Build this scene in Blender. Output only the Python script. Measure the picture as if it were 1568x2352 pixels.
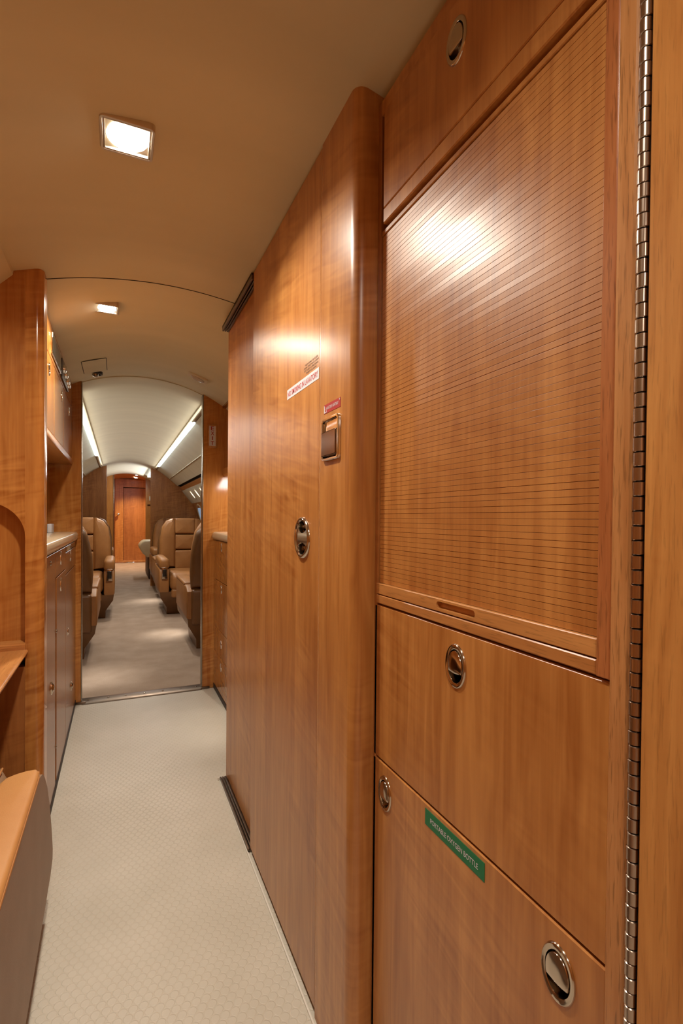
import bpy, bmesh, math, random
from mathutils import Vector, Matrix
random.seed(4)
for o in list(bpy.data.objects): bpy.data.objects.remove(o)
S = bpy.context.scene; COL = S.collection
R = math.radians; PI = math.pi

# ------------------------------------------------------------------ camera, world, exposure, lights
cam = bpy.data.cameras.new('camera'); co = bpy.data.objects.new('camera', cam); COL.objects.link(co)
cam.sensor_fit = 'VERTICAL'; cam.sensor_height = 36.0; cam.sensor_width = 24.0
cam.lens = 36.0*1149.1/2352.0; cam.shift_y = 31.26/2352.0; cam.clip_start = .02
YAW, PIT, ROL = R(24.0157), R(-.75), R(.5035)
fw = Vector((math.sin(YAW)*math.cos(PIT), math.cos(YAW)*math.cos(PIT), math.sin(PIT)))
rt = Vector((math.cos(YAW), -math.sin(YAW), 0)); up = rt.cross(fw)
r2 = math.cos(ROL)*rt + math.sin(ROL)*up; u2 = -math.sin(ROL)*rt + math.cos(ROL)*up
m = Matrix((r2, u2, -fw)).transposed().to_4x4(); m.translation = Vector((0, 0, 1.03)); co.matrix_world = m
S.camera = co
S.view_settings.view_transform = 'Standard'; S.view_settings.look = 'None'
S.view_settings.gamma = 1.0; S.view_settings.use_curve_mapping = False
S.view_settings.exposure = 0.08
W = bpy.data.worlds.new('world'); S.world = W; W.use_nodes = True
W.node_tree.nodes['Background'].inputs[0].default_value = (1, .8, .6, 1)
W.node_tree.nodes['Background'].inputs[1].default_value = .02

WARM = (1, .90, .76)
def lamp(name, kind, loc, energy, color=WARM, target=None, **kw):
    l = bpy.data.lights.new(name, kind); l.energy = energy; l.color = color
    for k, v in kw.items(): setattr(l, k, v)
    o = bpy.data.objects.new(name, l); COL.objects.link(o); o.location = loc
    t = Vector(target) if target else Vector(loc) + Vector((0, 0, -1))
    o.rotation_euler = (t - Vector(loc)).to_track_quat('-Z', 'Y').to_euler()
    return o
DISK = dict(shape='DISK', size=.062, spread=R(150))
lamp('downlight_and_fill', 'AREA', (.014, 1.10, 1.775), 7.2, **DISK)
lamp('downlight_and_fill', 'AREA', (-.044, 2.08, 1.795), 8.2, **DISK)
lamp('downlight_and_fill', 'AREA', (.02, .05, 1.775), 4.2, **DISK)  # added fill overhead, out of view, no fitting modelled
lamp('downlight_and_fill', 'AREA', (.02, -.95, 1.775), 9, **DISK)  # added fill behind the camera, lights surfaces facing the entry
# cabin wash strips either side of the cabin ceiling
for x in (.50, -.225):
    lamp('wash_lamp', 'AREA', (x, 5.5, 1.715), 4.6, color=(1, .95, .86), target=(x + (.14 - x)*.6, 5.5, 1.72), shape='RECTANGLE', size=4.4, size_y=.04)
lamp('wash_lamp', 'AREA', (.45, 9.1, 1.74), 12, color=(.95, .97, 1), target=(.2, 9.1, 1.6), shape='RECTANGLE', size=1.6, size_y=.05)
for y in (10.95, 11.7):
    lamp('vestibule_lamp', 'SPOT', (.34, y, 1.83), 75, color=(1, .8, .55), spot_size=R(120), spot_blend=.8, shadow_soft_size=.03)
# low courtesy lamps in the cabin
for x, y, z, tx, ty in ((-.165, 3.5, .34, -.12, 3.52), (.458, 4.66, .26, .41, 4.64), (.385, 6.6, .28, .34, 6.55)):
    lamp('courtesy_lamp', 'SPOT', (x, y, z), 3.2, color=(1, .95, .86), target=(tx, ty, 0), spot_size=R(110), spot_blend=.9, shadow_soft_size=.01)
for x, y in ((.25, 4.3), (.1, 5.4), (.2, 6.7)):
    lamp('aisle_fill', 'SPOT', (x, y, 1.76), 30, color=(1, .9, .78), spot_size=R(115), spot_blend=.5, shadow_soft_size=.02)  # unseen spots added overhead to brighten the seats and aisle
lamp('counter_lamp', 'AREA', (.66, 2.86, 1.265), 2.2, color=(1, .9, .85), target=(.66, 2.95, .9), shape='RECTANGLE', size=.1, size_y=.3)
lamp('counter_lamp', 'AREA', (-.52, 2.5, 1.296), 4.0, color=(1, .9, .8), shape='RECTANGLE', size=.08, size_y=.7)
lamp('toe_lamp', 'SPOT', (.50, 2.45, .5), 3.0, color=(1, .92, .8), target=(.47, 2.5, 0), spot_size=R(80), spot_blend=.9, shadow_soft_size=.01)

# ------------------------------------------------------------------ materials
def lin(c): return tuple(((v/255)/12.92 if v/255 <= .04045 else ((v/255+.055)/1.055)**2.4) for v in c) + (1,)
class NT:
    def __init__(s, name):
        s.m = bpy.data.materials.new(name); s.m.use_nodes = True; s.t = s.m.node_tree; s.n = s.t.nodes; s.l = s.t.links
        s.b = s.n['Principled BSDF']
    def node(s, typ, **kw):
        n = s.n.new(typ)
        for k, v in kw.items(): setattr(n, k, v)
        return n
    def set(s, sock, v):
        if hasattr(v, 'is_linked') or isinstance(v, bpy.types.NodeSocket): s.l.new(v, sock)
        else: sock.default_value = v
    def math(s, op, a, b=0.0, c=None):
        n = s.node('ShaderNodeMath', operation=op); s.set(n.inputs[0], a); s.set(n.inputs[1], b)
        if c is not None: s.set(n.inputs[2], c)
        return n.outputs[0]
    def pos(s): return s.node('ShaderNodeNewGeometry').outputs['Position']
    def vmul(s, v, k):
        n = s.node('ShaderNodeVectorMath', operation='MULTIPLY'); s.set(n.inputs[0], v); n.inputs[1].default_value = k; return n.outputs[0]
    def vadd(s, v, k):
        n = s.node('ShaderNodeVectorMath', operation='ADD'); s.set(n.inputs[0], v); s.set(n.inputs[1], k); return n.outputs[0]
    def noise(s, v, scale=1, detail=3, rough=.5, dist=0):
        n = s.node('ShaderNodeTexNoise'); s.set(n.inputs['Vector'], v); n.inputs['Scale'].default_value = scale
        n.inputs['Detail'].default_value = detail; n.inputs['Roughness'].default_value = rough; n.inputs['Distortion'].default_value = dist
        return n.outputs['Fac']
    def ramp(s, f, stops):
        n = s.node('ShaderNodeValToRGB'); s.set(n.inputs[0], f); e = n.color_ramp.elements
        while len(e) < len(stops): e.new(.5)
        for q, (p, c) in zip(e, stops): q.position = p; q.color = c
        return n.outputs[0]
    def mix(s, f, a, b, mode='MIX'):
        n = s.node('ShaderNodeMix', data_type='RGBA', blend_type=mode)
        s.set(n.inputs[0], f); s.set(n.inputs[6], a); s.set(n.inputs[7], b); return n.outputs[2]
    def bump(s, h, strength=.2, dist=.001):
        n = s.node('ShaderNodeBump'); s.set(n.inputs['Height'], h); n.inputs['Strength'].default_value = strength
        n.inputs['Distance'].default_value = dist; s.l.new(n.outputs[0], s.b.inputs['Normal']); return n
def plain(name, rgb, rough=.5, metal=0, spec=.5, emit=None, es=0):
    t = NT(name); t.b.inputs['Base Color'].default_value = lin(rgb); t.b.inputs['Roughness'].default_value = rough
    t.b.inputs['Metallic'].default_value = metal; t.b.inputs['Specular IOR Level'].default_value = spec
    if emit: t.b.inputs['Emission Color'].default_value = lin(emit); t.b.inputs['Emission Strength'].default_value = es
    return t.m
def wood(name, dark, light, rough=.3, axis='Z', figure=.3, pores=.0, aniso=.0, coat=0.0, croug=.1, cath=.5):
    t = NT(name); P = t.pos()
    oi = t.node('ShaderNodeObjectInfo').outputs['Random']
    cmb = t.node('ShaderNodeCombineXYZ')
    for i, k in enumerate((3.1, 5.7, 4.3)): t.set(cmb.inputs[i], t.math('MULTIPLY', oi, k))
    P = t.vadd(P, cmb.outputs[0])
    def sc(f, l): return {'Z': (f, f, l), 'Y': (f, l, f), 'X': (l, f, f)}[axis]
    n1 = t.noise(t.vmul(P, sc(190, 2.2)), 1, 3, .6)
    n2 = t.noise(t.vmul(P, sc(13, .7)), 1, 3, .55, .8)
    sp = t.node('ShaderNodeSeparateXYZ'); t.l.new(P, sp.inputs[0]); cb = t.node('ShaderNodeCombineXYZ')
    t.set(cb.inputs[0], sp.outputs[0]); t.set(cb.inputs[1], sp.outputs[1])
    t.set(cb.inputs[2], t.math('ADD', sp.outputs[2], t.math('MULTIPLY', t.math('ADD', sp.outputs[1], sp.outputs[0]), -.22)))
    n3 = t.noise(t.vmul(cb.outputs[0], sc(6, 44) if axis == 'Z' else sc(7, 42)), 1, 1, .5, 1.0)
    pt = t.ramp(t.noise(P, 3.2, 2), [(.42, (0, 0, 0, 1)), (.6, (1, 1, 1, 1))])
    n3 = t.math('ADD', .5, t.math('MULTIPLY', t.math('SUBTRACT', n3, .5), t.math('MULTIPLY', pt, 2.2)))
    n4 = t.noise(t.vmul(P, sc(40, 4.5)), 1, 2, .5, 1.3)
    f = t.math('ADD', t.math('MULTIPLY', n1, .22), t.math('MULTIPLY', n2, cath))
    f = t.math('ADD', f, t.math('MULTIPLY', n4, .38))
    f = t.math('ADD', f, t.math('MULTIPLY', n3, figure))
    f = t.math('DIVIDE', f, .60 + cath + figure)
    col = t.ramp(f, [(.36, lin(dark)), (.64, lin(light))])
    if pores > 0:
        p = t.noise(t.vmul(P, sc(520, 34)), 1, 2, .5)
        pm = t.ramp(p, [(.56, (0, 0, 0, 1)), (.66, (1, 1, 1, 1))])
        col = t.mix(t.math('MULTIPLY', pm, pores), col, lin(tuple(int(c*.5) for c in dark)))
    t.l.new(col, t.b.inputs['Base Color'])
    t.b.inputs['Roughness'].default_value = rough
    t.b.inputs['Specular IOR Level'].default_value = .6
    if aniso:
        t.b.inputs['Anisotropic'].default_value = aniso
        tg = t.node('ShaderNodeTangent', direction_type='RADIAL', axis='Z'); t.l.new(tg.outputs[0], t.b.inputs['Tangent'])
    t.b.inputs['Coat Weight'].default_value = coat; t.b.inputs['Coat Roughness'].default_value = croug
    t.bump(n1, .06, .0006)
    return t.m
VD, VL = (152, 90, 38), (200, 140, 76)
M = {}
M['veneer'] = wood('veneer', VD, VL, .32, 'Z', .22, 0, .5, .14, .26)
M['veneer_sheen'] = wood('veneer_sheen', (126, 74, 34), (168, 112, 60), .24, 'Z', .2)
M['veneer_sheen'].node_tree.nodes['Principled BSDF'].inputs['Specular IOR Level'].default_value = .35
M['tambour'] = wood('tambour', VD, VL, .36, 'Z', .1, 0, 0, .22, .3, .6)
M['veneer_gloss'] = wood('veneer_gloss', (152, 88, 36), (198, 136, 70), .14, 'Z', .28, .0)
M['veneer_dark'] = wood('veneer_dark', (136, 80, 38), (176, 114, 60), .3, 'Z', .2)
M['oak'] = wood('oak', (168, 112, 64), (206, 152, 98), .26, 'Z', .0, .42, 0)
M['oak_light'] = wood('oak_light', (160, 100, 46), (208, 150, 84), .3, 'Z', .1, .2, 0)
M['oak_y'] = wood('oak_y', (164, 104, 54), (202, 144, 84), .28, 'Y', .0, .3, 0)
M['oak_x'] = wood('oak_x', (164, 104, 54), (202, 144, 84), .25, 'X', .0, .3, 0)
M['oak_red'] = wood('oak_red', (152, 88, 48), (188, 122, 74), .26, 'Z', .0, .42, 0)
M['cabin_wood'] = wood('cabin_wood', (150, 92, 42), (196, 136, 72), .35, 'Z', .2, .2, 0)
M['gold_wood'] = wood('gold_wood', (150, 92, 34), (188, 128, 58), .3, 'Z', .2)
def ceil_mat():
    t = NT('ceiling_fabric'); P = t.pos()
    n = t.noise(P, 260, 4, .6); n2 = t.noise(t.vmul(P, (.6, 7, .6)), 1, 2)
    t.l.new(t.ramp(n2, [(.3, lin(CEIL[0])), (.7, lin(CEIL[1]))]), t.b.inputs['Base Color'])  # faint crosswise bands of light variation put into the fabric colour
    t.b.inputs['Roughness'].default_value = .75; t.b.inputs['Specular IOR Level'].default_value = .25
    t.b.inputs['Sheen Weight'].default_value = .15
    t.bump(n, .06, .001); return t.m
CEIL = ((200, 189, 154), (208, 197, 162))
M['ceiling'] = ceil_mat()
def vinyl():
    t = NT('coin_vinyl'); P = t.pos(); s = t.node('ShaderNodeSeparateXYZ'); t.l.new(P, s.inputs[0])
    p = .0205; q = p*math.sqrt(3)
    def lat(ox, oy):
        fx = t.math('SUBTRACT', t.math('FRACT', t.math('ADD', t.math('DIVIDE', s.outputs[0], p), 50+ox)), .5)
        fy = t.math('SUBTRACT', t.math('FRACT', t.math('ADD', t.math('DIVIDE', s.outputs[1], q), 50+oy)), .5)
        fy = t.math('MULTIPLY', fy, math.sqrt(3))
        return t.math('SQRT', t.math('ADD', t.math('MULTIPLY', fx, fx), t.math('MULTIPLY', fy, fy)))
    d = t.math('MINIMUM', lat(0, 0), lat(.5, .5))
    h = t.ramp(d, [(.41, (1, 1, 1, 1)), (.47, (0, 0, 0, 1))])
    n = t.noise(P, 3.0, 4, .6); n2 = t.noise(P, 60, 3)
    col = t.ramp(n, [(.35, lin((190, 183, 168))), (.65, lin((200, 193, 179)))])
    col = t.mix(t.math('MULTIPLY', h, -.06) if False else t.math('MULTIPLY', t.math('SUBTRACT', 1.0, h), .09), col, lin((170, 152, 120)))
    st = t.noise(t.vmul(P, (9, 4, 1)), 1, 4, .7); sm = t.ramp(st, [(.66, (0, 0, 0, 1)), (.8, (1, 1, 1, 1))])
    col = t.mix(t.math('MULTIPLY', sm, .18), col, lin((150, 118, 82)))
    t.l.new(col, t.b.inputs['Base Color']); t.b.inputs['Roughness'].default_value = .38
    t.bump(t.math('ADD', h, t.math('MULTIPLY', n2, .15)), .6, .0009); return t.m
M['vinyl'] = vinyl()
def carpet():
    t = NT('carpet'); P = t.pos(); n = t.noise(P, 420, 3, .7); n2 = t.noise(P, 6, 3)
    f = t.math('ADD', t.math('MULTIPLY', n, .6), t.math('MULTIPLY', n2, .4))
    t.l.new(t.ramp(f, [(.3, lin((148, 128, 110))), (.7, lin((186, 166, 148)))]), t.b.inputs['Base Color'])
    t.b.inputs['Roughness'].default_value = .95; t.b.inputs['Specular IOR Level'].default_value = .1
    t.bump(n, .6, .003); return t.m
M['carpet'] = carpet()
def leather(name, a, b, rough=.42):
    t = NT(name); P = t.node('ShaderNodeTexCoord').outputs['Object']
    v = t.node('ShaderNodeTexVoronoi'); t.l.new(P, v.inputs['Vector']); v.inputs['Scale'].default_value = 420
    n = t.noise(P, 9, 4, .6)
    t.l.new(t.ramp(n, [(.3, lin(a)), (.7, lin(b))]), t.b.inputs['Base Color']); t.b.inputs['Roughness'].default_value = rough
    t.bump(t.math('ADD', v.outputs['Distance'], t.math('MULTIPLY', n, .5)), .12, .001); return t.m
M['leather'] = leather('tan_leather', (150, 102, 56), (166, 116, 66))
M['leather_shade'] = leather('shaded_leather', (106, 74, 42), (120, 84, 50), .38)  # tan leather with shade put into the colour, for seat shells and bases
M['leather_or'] = leather('amber_leather', (186, 130, 74), (194, 140, 82), .45)
M['leather_tp'] = leather('taupe_leather', (136, 108, 82), (146, 118, 92), .5)
M['cream_leather'] = leather('cream_leather', (222, 208, 168), (230, 217, 180), .4)
M['stitch'] = plain('stitch', (170, 116, 62), .6)
def metal(name, rgb, rough):
    t = NT(name); n = t.noise(t.pos(), 300, 2); t.b.inputs['Base Color'].default_value = lin(rgb)
    t.b.inputs['Metallic'].default_value = 1; t.b.inputs['Roughness'].default_value = rough; t.bump(n, .015, .0003); return t.m
M['nickel'] = metal('nickel', (196, 182, 166), .13)
M['chrome'] = metal('chrome', (225, 220, 215), .06)
M['steel'] = metal('steel', (150, 140, 126), .25)
M['bronze'] = metal('bronze', (120, 96, 76), .12)
M['rail'] = metal('rail', (120, 105, 92), .35)
M['satin'] = metal('satin_metal', (206, 192, 172), .42)
M['hinge'] = metal('hinge_steel', (176, 160, 146), .24)
M['black'] = plain('black_gap', (14, 9, 6), .8)
M['dark'] = plain('dark_panel', (34, 30, 26), .25)
M['dark_brown'] = plain('dark_brown', (40, 24, 14), .6)
M['glass_dark'] = plain('instrument_glass', (36, 40, 38), .08)
M['counter'] = plain('counter_stone', (206, 190, 160), .14)
M['white'] = plain('placard_white', (206, 206, 212), .4)
M['sealant'] = plain('sealant', (214, 208, 196), .5)
M['cream'] = plain('cream_plastic', (206, 192, 160), .4)
M['red'] = plain('sign_red', (168, 16, 24), .4)
M['redtext'] = plain('red_letter', (178, 36, 40), .5)
M['green'] = plain('placard_green', (0, 112, 66), .4)
M['brown_text'] = plain('brown_letter', (72, 42, 20), .5)
M['bulb'] = plain('lamp_glow', (255, 250, 240), .3, emit=(255, 246, 232), es=28)
M['led'] = plain('strip_glow', (240, 250, 255), .3, emit=(222, 242, 255), es=7)
M['ovalglow'] = plain('reading_glow', (255, 240, 214), .3, emit=(255, 232, 196), es=2.2)
M['lens'] = plain('frosted_lens', (180, 170, 160), .15)
M['window'] = plain('window_shade', (150, 170, 190), .2, emit=(150, 182, 215), es=.45)
M['blue'] = plain('pale_blue', (150, 165, 190), .3)

# ------------------------------------------------------------------ mesh helpers
class MB:
    def __init__(s): s.bm = bmesh.new(); s.mi = 0
    def verts(s, ps): return [s.bm.verts.new(p) for p in ps]
    def face(s, vs):
        try: f = s.bm.faces.new(vs)
        except ValueError: return None
        f.material_index = s.mi; return f
    def box(s, x0, x1, y0, y1, z0, z1, bev=0, seg=2):
        b = bmesh.new(); bmesh.ops.create_cube(b, size=1)
        for v in b.verts: v.co = Vector((x0+(v.co.x+.5)*(x1-x0), y0+(v.co.y+.5)*(y1-y0), z0+(v.co.z+.5)*(z1-z0)))
        if bev: bmesh.ops.bevel(b, geom=list(b.edges), offset=min(bev, .49*min(x1-x0, y1-y0, z1-z0)), segments=seg, profile=.5, affect='EDGES', clamp_overlap=True)
        s.merge(b); return s
    def merge(s, b):
        mp = {v: s.bm.verts.new(v.co) for v in b.verts}
        for f in b.faces: s.face([mp[v] for v in f.verts])
        b.free()
    def loft(s, loops, cap0=True, cap1=True, closed=True):
        L = [s.verts(l) for l in loops]
        n = len(L[0])
        for a, b in zip(L, L[1:]):
            for i in range(n if closed else n-1):
                j = (i+1) % n; s.face([a[i], a[j], b[j], b[i]])
        if cap0: s.face(list(reversed(L[0])))
        if cap1: s.face(L[-1])
        return s
    def prism(s, pts, f, c0, c1):            # pts 2D, f(a, b, c) -> xyz
        return s.loft([[f(a, b, c) for a, b in pts] for c in (c0, c1)])
    def pillow(s, pts, f, c0, c1, r=.02, k=4, both=True):   # rounded slab from a 2D outline
        n = len(pts); nor = []
        area = sum(pts[i][0]*pts[(i+1) % n][1]-pts[(i+1) % n][0]*pts[i][1] for i in range(n))
        sg = 1 if area > 0 else -1
        for i in range(n):
            p, q = Vector(pts[i-1]), Vector(pts[(i+1) % n]); t = (q-p).normalized(); nor.append(Vector((-t.y, t.x))*sg)
        def ins(d): return [(pts[i][0]+nor[i].x*d, pts[i][1]+nor[i].y*d) for i in range(n)]
        L = []
        st = [(r*(1-math.sin(PI/2*i/k)), c0+r*(1-math.cos(PI/2*i/k))) for i in range(k+1)] if both else [(0, c0)]
        for d, c in st: L.append([f(a, b, c) for a, b in ins(d)])
        for i in range(k+1):
            d, c = r*(1-math.cos(PI/2*i/k)), c1-r*(1-math.sin(PI/2*i/k)); L.append([f(a, b, c) for a, b in ins(d)])
        s.loft(L, False, False); n0 = len(L)
        for lp, rev, c in ((L[0], True, c0), (L[-1], False, c1)):
            vs = s.verts(lp); ce = s.bm.verts.new(f(sum(p[0] for p in pts)/n, sum(p[1] for p in pts)/n, c))
            for i in range(n):
                a_, b_ = vs[i], vs[(i+1) % n]; s.face([b_, a_, ce] if rev else [a_, b_, ce])
        bmesh.ops.remove_doubles(s.bm, verts=list(s.bm.verts), dist=1e-6)
        return s
    def tube(s, path, r, n=10, cap=True):
        L = []
        for i, p in enumerate(path):
            p = Vector(p); t = (Vector(path[min(i+1, len(path)-1)])-Vector(path[max(i-1, 0)])).normalized()
            u = t.orthogonal().normalized() if i == 0 else (u - t*u.dot(t)).normalized()
            w = t.cross(u); L.append([tuple(p+(u*math.cos(a)+w*math.sin(a))*r) for a in (2*PI*j/n for j in range(n))])
        return s.loft(L, cap, cap)
    def panel(s, f, a0, a1, b0, b1, depth=.018, holes=(), e=.0012):
        """front at c=0 with chamfered rim and elliptical holes (a, b, ra, rb)"""
        o = [(a0+e, b0+e), (a1-e, b0+e), (a1-e, b1-e), (a0+e, b1-e)]; o2 = [(a0, b0), (a1, b0), (a1, b1), (a0, b1)]
        A = s.verts([f(a, b, 0) for a, b in o]); B_ = s.verts([f(a, b, -e) for a, b in o2]); C_ = s.verts([f(a, b, -depth) for a, b in o2])
        for i in range(4):
            j = (i+1) % 4; s.face([A[i], A[j], B_[j], B_[i]]); s.face([B_[i], B_[j], C_[j], C_[i]])
        s.face(C_)
        if not holes: s.face(list(reversed(A))); return s
        ed = [s.bm.edges.get((A[i], A[(i+1) % 4])) for i in range(4)]
        for (ha, hb, ra, rb) in holes:
            n = 32; H = s.verts([f(ha+ra*math.cos(2*PI*i/n), hb+rb*math.sin(2*PI*i/n), 0) for i in range(n)])
            K = s.verts([f(ha+ra*math.cos(2*PI*i/n), hb+rb*math.sin(2*PI*i/n), -depth*.9) for i in range(n)])
            for i in range(n):
                j = (i+1) % n; ed.append(s.bm.edges.new((H[i], H[j]))); s.face([H[i], H[j], K[j], K[i]])
        g = bmesh.ops.triangle_fill(s.bm, use_beauty=True, use_dissolve=False, edges=ed)
        for x in g['geom']:
            if isinstance(x, bmesh.types.BMFace): x.material_index = s.mi
        return s
def wloc(o):
    v = Vector(o.location)
    while o.parent: o = o.parent; v += Vector(o.location)
    return v
def obj(name, b, mats, parent=None, smooth=True, angle=32):
    me = bpy.data.meshes.new(name); bm = b.bm
    bmesh.ops.recalc_face_normals(bm, faces=list(bm.faces))
    if parent: bmesh.ops.translate(bm, verts=list(bm.verts), vec=-wloc(parent))
    bm.to_mesh(me); bm.free()
    for mm in (mats if isinstance(mats, (list, tuple)) else [mats]): me.materials.append(M[mm] if isinstance(mm, str) else mm)
    if smooth:
        me.polygons.foreach_set('use_smooth', [True]*len(me.polygons)); me.set_sharp_from_angle(angle=R(angle))
    o = bpy.data.objects.new(name, me); COL.objects.link(o)
    if parent: o.parent = parent
    return o
def tag(o, label, cat, group=None, kind=None):
    o['label'] = label; o['category'] = cat
    if group: o['group'] = group
    if kind: o['kind'] = kind
    return o
def thing(name, label, cat, loc, group=None, kind=None):
    o = bpy.data.objects.new(name, None); COL.objects.link(o); o.location = loc; o.empty_display_size = .05
    return tag(o, label, cat, group, kind)
def struct(name, b, mats, label, cat, **kw): return tag(obj(name, b, mats, None, **kw), label, cat, None, 'structure')
def RW(X): return lambda a, b, c: (X-c, a, b)          # wall on the right: normal -X, a = Y
def LW(X): return lambda a, b, c: (X+c, a, b)          # wall on the left: normal +X
def FW(Y): return lambda a, b, c: (a, Y-c, b)          # wall ahead: normal -Y, a = X
def UP(Z): return lambda a, b, c: (a, b, Z+c)
def DN(Z): return lambda a, b, c: (a, b, Z-c)
def ell(f, ca, cb, ra, rb, c, n=32, a0=0, a1=2*PI):
    return [f(ca+ra*math.cos(a0+(a1-a0)*i/n), cb+rb*math.sin(a0+(a1-a0)*i/n), c) for i in range(n)]
def text(b, s, f, ca, cb, height, width=None, c=.0006, spacing=1.0, depth=.0004):
    cu = bpy.data.curves.new('txt', 'FONT'); cu.body = s; cu.align_x = 'CENTER'; cu.align_y = 'CENTER'; cu.size = 1; cu.space_character = spacing
    cu.resolution_u = 3; cu.offset = .012
    o = bpy.data.objects.new('txt', cu); COL.objects.link(o)
    dg = bpy.context.evaluated_depsgraph_get(); me = bpy.data.meshes.new_from_object(o.evaluated_get(dg))
    xs = [v.co.x for v in me.vertices]; ys = [v.co.y for v in me.vertices]
    w, h = max(xs)-min(xs), max(ys)-min(ys); cx, cy = (max(xs)+min(xs))/2, (max(ys)+min(ys))/2
    ky = height/h; kx = (width/w) if width else ky
    vs = [b.bm.verts.new(f(ca+(v.co.x-cx)*kx, cb+(v.co.y-cy)*ky, c)) for v in me.vertices]
    for p in me.polygons: b.face([vs[i] for i in p.vertices])
    bpy.data.objects.remove(o); bpy.data.curves.remove(cu); bpy.data.meshes.remove(me)
def mir(f, ca): return lambda a, b, c: f(2*ca-a, b, c)   # reading direction on a right-hand wall runs towards -Y
def latch(name, f, ca, cb, parent, ra=.0215, rb=.030, n=40, met='nickel'):
    b = MB()
    prof = [(1.0, 0), (.985, .0016), (.94, .0026), (.80, .0024), (.755, .0016), (.735, -.001), (.72, -.008), (.58, -.0125), (.25, -.0135)]
    b.loft([ell(f, ca, cb, ra*s, rb*s, c, n) for s, c in prof], False, True)
    b.mi = 1                                                  # thumb paddle over the upper part of the cup
    a0, a1 = R(-24), R(204); k = 26
    def arc(s): return [(ca+ra*s*math.cos(a0+(a1-a0)*i/k), cb+rb*s*math.sin(a0+(a1-a0)*i/k)) for i in range(k+1)]
    def low(s, n_=8):
        p = arc(s); l, r = p[-1], p[0]
        return p + [(l[0]+(r[0]-l[0])*i/n_, l[1]-math.sin(PI*i/n_)*rb*.05) for i in range(1, n_)]
    b.loft([[f(x, y, c) for x, y in low(s)] for s, c in ((.70, -.0055), (.70, .0012), (.67, .0026), (.55, .0033), (.3, .0037))], True, True)
    return obj(name, b, [met, met], parent, angle=40)
def mini_latch(name, f, ca, cb, parent, r=.02):
    return latch(name, f, ca, cb, parent, r*.74, r*1.05, 20, 'chrome')

# ------------------------------------------------------------------ room shell
XC, RC = .135, .82
def zc(x, top=1.836): return top-RC+math.sqrt(max(RC*RC-(x-XC)**2, 0))
def zn(x): return 1.800-.40*(x-.15)**2
def sheet(pts, y0, y1, ny=1):
    b = MB(); L = [[(x, y0+(y1-y0)*j/ny, z) for x, z in pts] for j in range(ny+1)]; b.loft(L, False, False, False); return b
def slab(pts, th, y0, y1):      # arched slab with thickness th upward
    b = MB(); poly = pts+[(x, z+th) for x, z in reversed(pts)]
    b.prism(poly, lambda a, c, d: (a, d, c), y0, y1); return b
b = MB(); b.box(-.9, 1.2, -1.5, 3.075, -.05, 0)
struct('floor', b, 'vinyl', 'cream coin-dot vinyl floor of the galley aisle', 'floor', smooth=False)
b = MB(); b.box(-1.0, 1.3, 3.125, 12.3, -.05, .004)
struct('floor_cabin', b, 'carpet', 'beige carpet running down the cabin aisle', 'carpet', smooth=False)
xs = [-.2745+(.47+.2745)*i/30 for i in range(31)]
pts = [(-.79, 1.22), (-.55, 1.40), (-.42, 1.54), (-.34, 1.642), (-.309, 1.682), (-.284, 1.708), (-.2765, 1.716)] + [(x, zn(x)) for x in xs] + [(.62, 1.77)]
b = slab(pts, .06, -1.5, 1.76)
struct('ceiling_entry', b, 'ceiling', 'near ceiling panel in cream suede fabric above the entry aisle', 'ceiling', angle=25)
b = slab([(x, zn(x)-.0015) for x in [-.205+.58*i/20 for i in range(21)]], .03, 1.7605, 1.7625)
struct('trim_ceiling_seam', b, 'dark_brown', 'thin dark seam arching across the ceiling at the step', 'seam')
xs = [-.95+2.1*i/60 for i in range(61)]
pts = [(x, zc(x) if abs(x-XC) < .55 else zc(XC+.55)-(abs(x-XC)-.55)*.9) for x in xs]
b = slab(pts, .05, 1.762, 3.10)
struct('ceiling_galley', b, 'ceiling', 'arched cream ceiling panel over the galley beyond the step', 'ceiling')
# cabin ceiling: crown between the light strips, sloping liner either side, service panels, window walls
xs = [XC-.37+.74*i/24 for i in range(25)]
b = slab([(x, zc(x, 1.832)) for x in xs], .04, 3.10, 8.0)
struct('ceiling_cabin', b, 'ceiling', 'vaulted cream crown of the cabin ceiling between the two light strips', 'ceiling')
for sd, side in ((1, 'right'), (-1, 'left')):
    def q(x, z): return (XC+sd*(x-XC), z)
    b = sheet([q(.525, 1.742), q(.60, 1.694), q(.70, 1.615), q(.82, 1.512)], 3.13, 8.0)
    for y in [3.13+.42*i for i in range(1, 12)]:
        pass
    struct('trim_'+side+'_liner', b, 'ceiling', 'sloping cream liner on the %s of the cabin ceiling below its light strip' % side, 'liner', angle=50)
    b = MB(); b.box(*sorted((XC+sd*(.694-XC), XC+sd*(.706-XC))), 3.13, 8.0, 1.606, 1.615, .002)
    struct('trim_'+side+'_seam', b, 'cream', 'thin seam strip along the %s cabin liner' % side, 'trim')
    b = sheet([q(.82, 1.512), q(.86, 1.512), q(.86, 1.475)], 3.13, 8.0)
    struct('trim_'+side+'_gap', b, 'black', 'dark shadow gap under the %s cabin liner' % side, 'trim', smooth=False)
    b = sheet([q(.845, 1.488), q(.885, 1.44)], 3.13, 8.0); struct('trim_'+side+'_valance', b, 'oak_y', 'wood valance strip on the %s cabin side' % side, 'trim', smooth=False)
    b = sheet([q(.885, 1.44), q(1.03, 1.25)], 3.13, 8.0); struct('trim_'+side+'_service', b, 'ceiling', 'cream passenger service panel on the %s cabin side' % side, 'panel', smooth=False)
    b = sheet([q(1.03, 1.25), q(1.10, 1.10), q(1.16, .9), q(1.18, .6), q(1.18, 0)], 3.13, 8.0)
    struct('wall_'+side, b, 'cabin_wood', 'outer cabin wall on the %s beside the windows' % side, 'wall', angle=50)
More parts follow.
